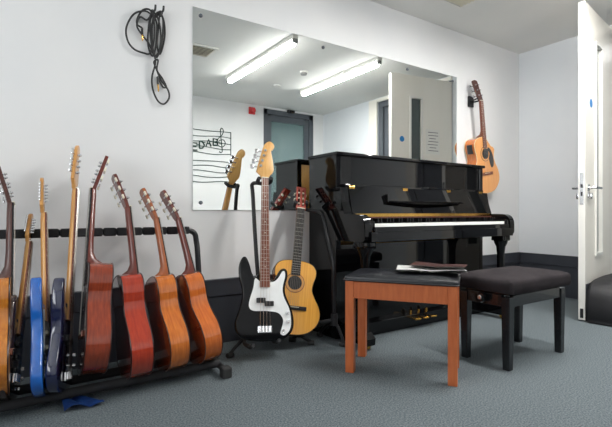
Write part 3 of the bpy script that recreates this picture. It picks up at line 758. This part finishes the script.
stand('black guitar stand holding the black bass', (1.27, 2.36), yk, [(1.015, 2.29), (1.546, 2.225), (1.33, 2.53)],
      [((Bb+fb_*.0+Vector((-.07,.10,.0)))[:], (Bb+Vector((-.08,.02,-.022)))[:], (Bb+fb_*.05+Vector((-.08,-.01,-.005)))[:]), ((Bb+Vector((.09,.10,.0)))[:], (Bb+Vector((.08,.02,-.022)))[:], (Bb+fb_*.05+Vector((.08,-.01,-.005)))[:])],
      fb_, [(1.27, 2.36, .13), (1.262, 2.42, .5), (1.262, 2.475, .92), (1.268, 2.49, 1.0), tuple(yk)])
ac_ = (Hc-Bc).normalized(); fc = Vector((-.42,-1,0)); fc = (fc-ac_*fc.dot(ac_)).normalized()
nc = Bc+ac_*((Hc-Bc).length-.20); yc = nc-fc*.04+Vector((.012,0,.06))
p1 = on_y(322, 214, 2.33); p2 = on_y(333, 262, 2.16)
stand('black guitar stand holding the golden classical guitar', (1.655, 2.15), yc, [(1.47, 2.36), (1.685, 2.09), (1.69, 2.36)],
      [((Bc+Vector((-.06,.09,.0)))[:], (Bc+Vector((-.07,.02,-.022)))[:], (Bc+fc*.06+Vector((-.07,-.01,-.005)))[:]), ((Bc+Vector((.10,.10,.0)))[:], (Bc+Vector((.08,.02,-.022)))[:], (Bc+fc*.06+Vector((.08,-.01,-.005)))[:])],
      fc, [(1.655, 2.15, .13), (1.65, 2.15, .36), tuple(p2), tuple(p2*.5+p1*.5), tuple(p1), tuple(p1*.5+yc*.5), tuple(yc)])

# ------------------------------------------------------------------ floor rack
RY0, RY1, RX0, RX1 = 2.06, 2.26, -.32, .885
rk = empty('guitar_rack', ((RX0+RX1)/2, 2.2, 0)); tag(rk, 'black tubular floor rack holding the row of guitars', 'rack')
RK = Vector(((RX0+RX1)/2, 2.2, 0))
def R_(b, name, m, parent=rk, smooth=True):
    for v in b.bm.verts: v.co -= RK
    return b.build(name, m, parent, smooth)
BY, BZ = 2.445, .72
b = MB(); pts = [(RX1, 2.34, .05), (RX1, 2.42, .55), (RX1, BY, BZ-.07), (RX1-.012, BY, BZ-.02), (RX1-.05, BY, BZ)]
q = catmull(pts, False, 6); ql = [(RX0+RX1-p[0], p[1], p[2]) for p in q][::-1]
b.tube(q+ql, .0155, 12); R_(b, 'upper_frame', M['black_metal'])
b = MB(); b.tube([(RX0, 2.115, .05), (RX1, 2.115, .05)], .0205, 12); R_(b, 'bottom_rail', M['foam'])
b = MB(); b.tube([(RX0, 2.27, .05), (RX1, 2.27, .05)], .0205, 12); R_(b, 'bottom_rail', M['foam'])
for x in (RX0, RX1):
    b = MB(); b.tube([(x, 2.02, .038), (x, 2.45, .038)], .0165, 12); ft = R_(b, 'base_foot', M['black_metal'])
    for y in (2.03, 2.44):
        b = MB(); b.box((x, y, .028), (.05, .05, .054), bev=.008); R_(b, 'foot_cap', M['rubber'], ft, False)
for i in range(17):
    x = RX0+.10+i*.064
    b = MB(); b.box((x, BY-.022, BZ), (.058, .034, .042), bev=.007); R_(b, 'foam_block', M['foam'], smooth=False)

# blue cloth trailing under the rack
cl = empty('blue_cloth', (.12, 2.06, 0)); tag(cl, 'crumpled blue cloth strip on the carpet under the rack', 'cloth')
def clf(u, v):
    x = .06+u*.15; w_ = .075*(1-.75*u); y = .045-.065*u+(v-.5)*2*w_
    return (x, y, .006+.020*abs(math.sin(5*u+2*v))*(1-.6*u)+.006*math.sin(11*v+7*u)*.5+.004)
b = MB(); b.grid(clf, 26, 8); bmesh.ops.solidify(b.bm, geom=b.bm.faces[:], thickness=.003); b.build('fabric', M['cloth'], cl)

# ------------------------------------------------------------------ cables on wall hooks
def wp(px, py, off=.02): p = on_y(px, py, YB-off); return p
for (px, py), lab in (((152.5, 12), 'left small black hook holding the coiled cables on the wall'), ((160.5, 13), 'right small black hook holding the coiled cables on the wall')):
    p = wp(px, py, 0); hk = empty('wall_hook', p); tag(hk, lab, 'hook', 'cable hooks')
    MB().lathe([(.013,0),(.013,.006),(.006,.008)], axis=(0,-1,0), n=14).build('plate', M['black_pl'], hk)
    MB().tube(catmull([(0,-.006,0),(0,-.05,-.008),(0,-.062,.002),(0,-.064,.016)], False, 4), .006, 8).build('peg', M['black_pl'], hk)
def cable(label, path, plugs, r=.0052):
    p0 = wp(*path[0]); c = empty('audio_cable', p0); tag(c, label, 'cable', 'coiled audio cables')
    pts = catmull([wp(px, py, off)-p0 for px, py, off in path], False, 8)
    MB().tube(pts, r, 8).build('lead', M['rubber'], c)
    for a, bq in plugs:
        A_, B_ = wp(*a)-p0, wp(*bq)-p0; d_ = B_-A_
        pg_ = MB().tube([A_, A_+d_*.5], .0065, 10).build('plug', M['black_pl'], c)
        MB().tube([A_+d_*.5, A_+d_*.9, B_], [.0048, .0042, .002], 8).build('plug_tip', M['gold'], pg_)
def loop(cx_, cy_, rx, ry, off, a0, a1, n, wob=0):
    return [(cx_+rx*math.cos(a0+(a1-a0)*i/n)+wob*math.sin(i*2.1), cy_+ry*math.sin(a0+(a1-a0)*i/n), off+.006*math.sin(i*1.7)) for i in range(n+1)]
cable('black cable with the large loose loop swinging left, hung on the wall hooks',
      [(152,15,.045),(145,11,.04),(134,14,.03),(126.5,27,.02),(127.5,40,.02),(134,49,.02),(144,53,.025),(150,53,.03),(154,40,.04),(154,20,.05),(150,10,.05),(143,10,.03),(138,17,.02),(137,24,.02),(142,28,.02),(142,31,.02)],
      [((142,29,.02),(142.5,41,.02))])
cable('black cable wound in tall narrow turns hanging from both wall hooks',
      [(153,14,.05),(157,25,.03),(156,45,.025),(152.5,56,.02),(148,45,.02),(148.5,28,.025),(151,14,.05),(156,17,.03),(160,13,.05),(164,22,.03),(164.5,38,.02),(160,54,.02),(157,44,.02),(158.5,28,.03),(160,14,.05),(163,20,.04),(162.5,38,.03),(159,52,.03),(154,55,.03),(151,40,.03),(150,22,.035),(154,13,.05),(159,22,.04),(161,40,.03),(157,57,.03),(152.5,48,.03),(152,30,.035),(153,14,.055),(147,20,.03),(140,17,.03),(137,26,.02),(143,36,.02),(149,44,.02),(154,56,.03)],
      [])
cable('black cable tied in the middle with its lower loop hanging down the wall',
      [(160.5,17,.05),(160.5,12,.056),(157,13,.05),(154,18,.045),(151,30,.035),(153,50,.03),(155.5,62,.03),(152,77,.02),(153,90,.02),(158,101,.02),(164,104,.02),(169,98,.02),(168,90,.02),(161,80,.02),(156,68,.03),(154,62,.035),(158,60,.035),(157,70,.03),(162,78,.02),(166,86,.02),(163,87,.025),(158,78,.03),(157.5,77,.03)],
      [((157.5,77,.03),(158.5,92,.025))])

# ------------------------------------------------------------------ black padded case by the door
bg = empty('padded_case', (3.935, 1.50, 0), math.radians(8)); tag(bg, 'black rounded padded case on the floor against the open door', 'case')
ol = catmull([(-.34,.0),(-.38,.03),(-.385,.13),(-.35,.24),(-.26,.30),(-.10,.315),(.15,.315),(.30,.30),(.36,.20),(.36,.03),(.32,0),(0,0)], True, 6)
ol = [(x, max(0, z)) for x, z in ol]
MB().slab(ol, -.11, .11, .035, steps=4).build('shell', M['bagblk'], bg)
MB().tube([(x*.93, -.113, .01+z*.93) for x, z in ol[::2]], .004, 6, closed=True).build('zip', M['black_metal'], bg)
MB().tube(catmull([(-.08,0,.312),(-.06,0,.345),(.06,0,.345),(.08,0,.312)], False, 5), .010, 8).build('carry_handle', M['rubber'], bg)

# ------------------------------------------------------------------ lights and world
wd = bpy.data.worlds.new('world'); scene.world = wd; wd.use_nodes = True
nt = wd.node_tree; bgd = nt.nodes['Background']
sky = nt.nodes.new('ShaderNodeTexSky'); sky.sky_type = 'HOSEK_WILKIE'; sky.turbidity = 6
sky.sun_direction = (-.5, -.3, .8)
nt.links.new(sky.outputs[0], bgd.inputs[0]); bgd.inputs[1].default_value = .6
def area(name, loc, rot, sx, sy, e, col=(1,1,1)):
    L = bpy.data.lights.new(name, 'AREA'); L.shape = 'RECTANGLE'; L.size = sx; L.size_y = sy; L.energy = e; L.color = col
    o = bpy.data.objects.new(name, L); COL.objects.link(o); o.location = loc; o.rotation_euler = rot; return o
area('window_fill', (XL+.05, .7, 1.5), (0, -PI/2-.45, 0), 1.2, 2.3, 46, (.95,.98,1))  # added fill lamp at the unseen window, tilted up to brighten the ceiling
area('corridor_lamp', (4.2, -1.6, 2.55), (0,0,0), 2.5, .4, 14)
area('side_corridor_lamp', (5.5, .6, 2.55), (0,0,0), .5, 2.0, 10)
scene.view_settings.view_transform = 'Standard'
scene.view_settings.look = 'None'
scene.view_settings.exposure = .17
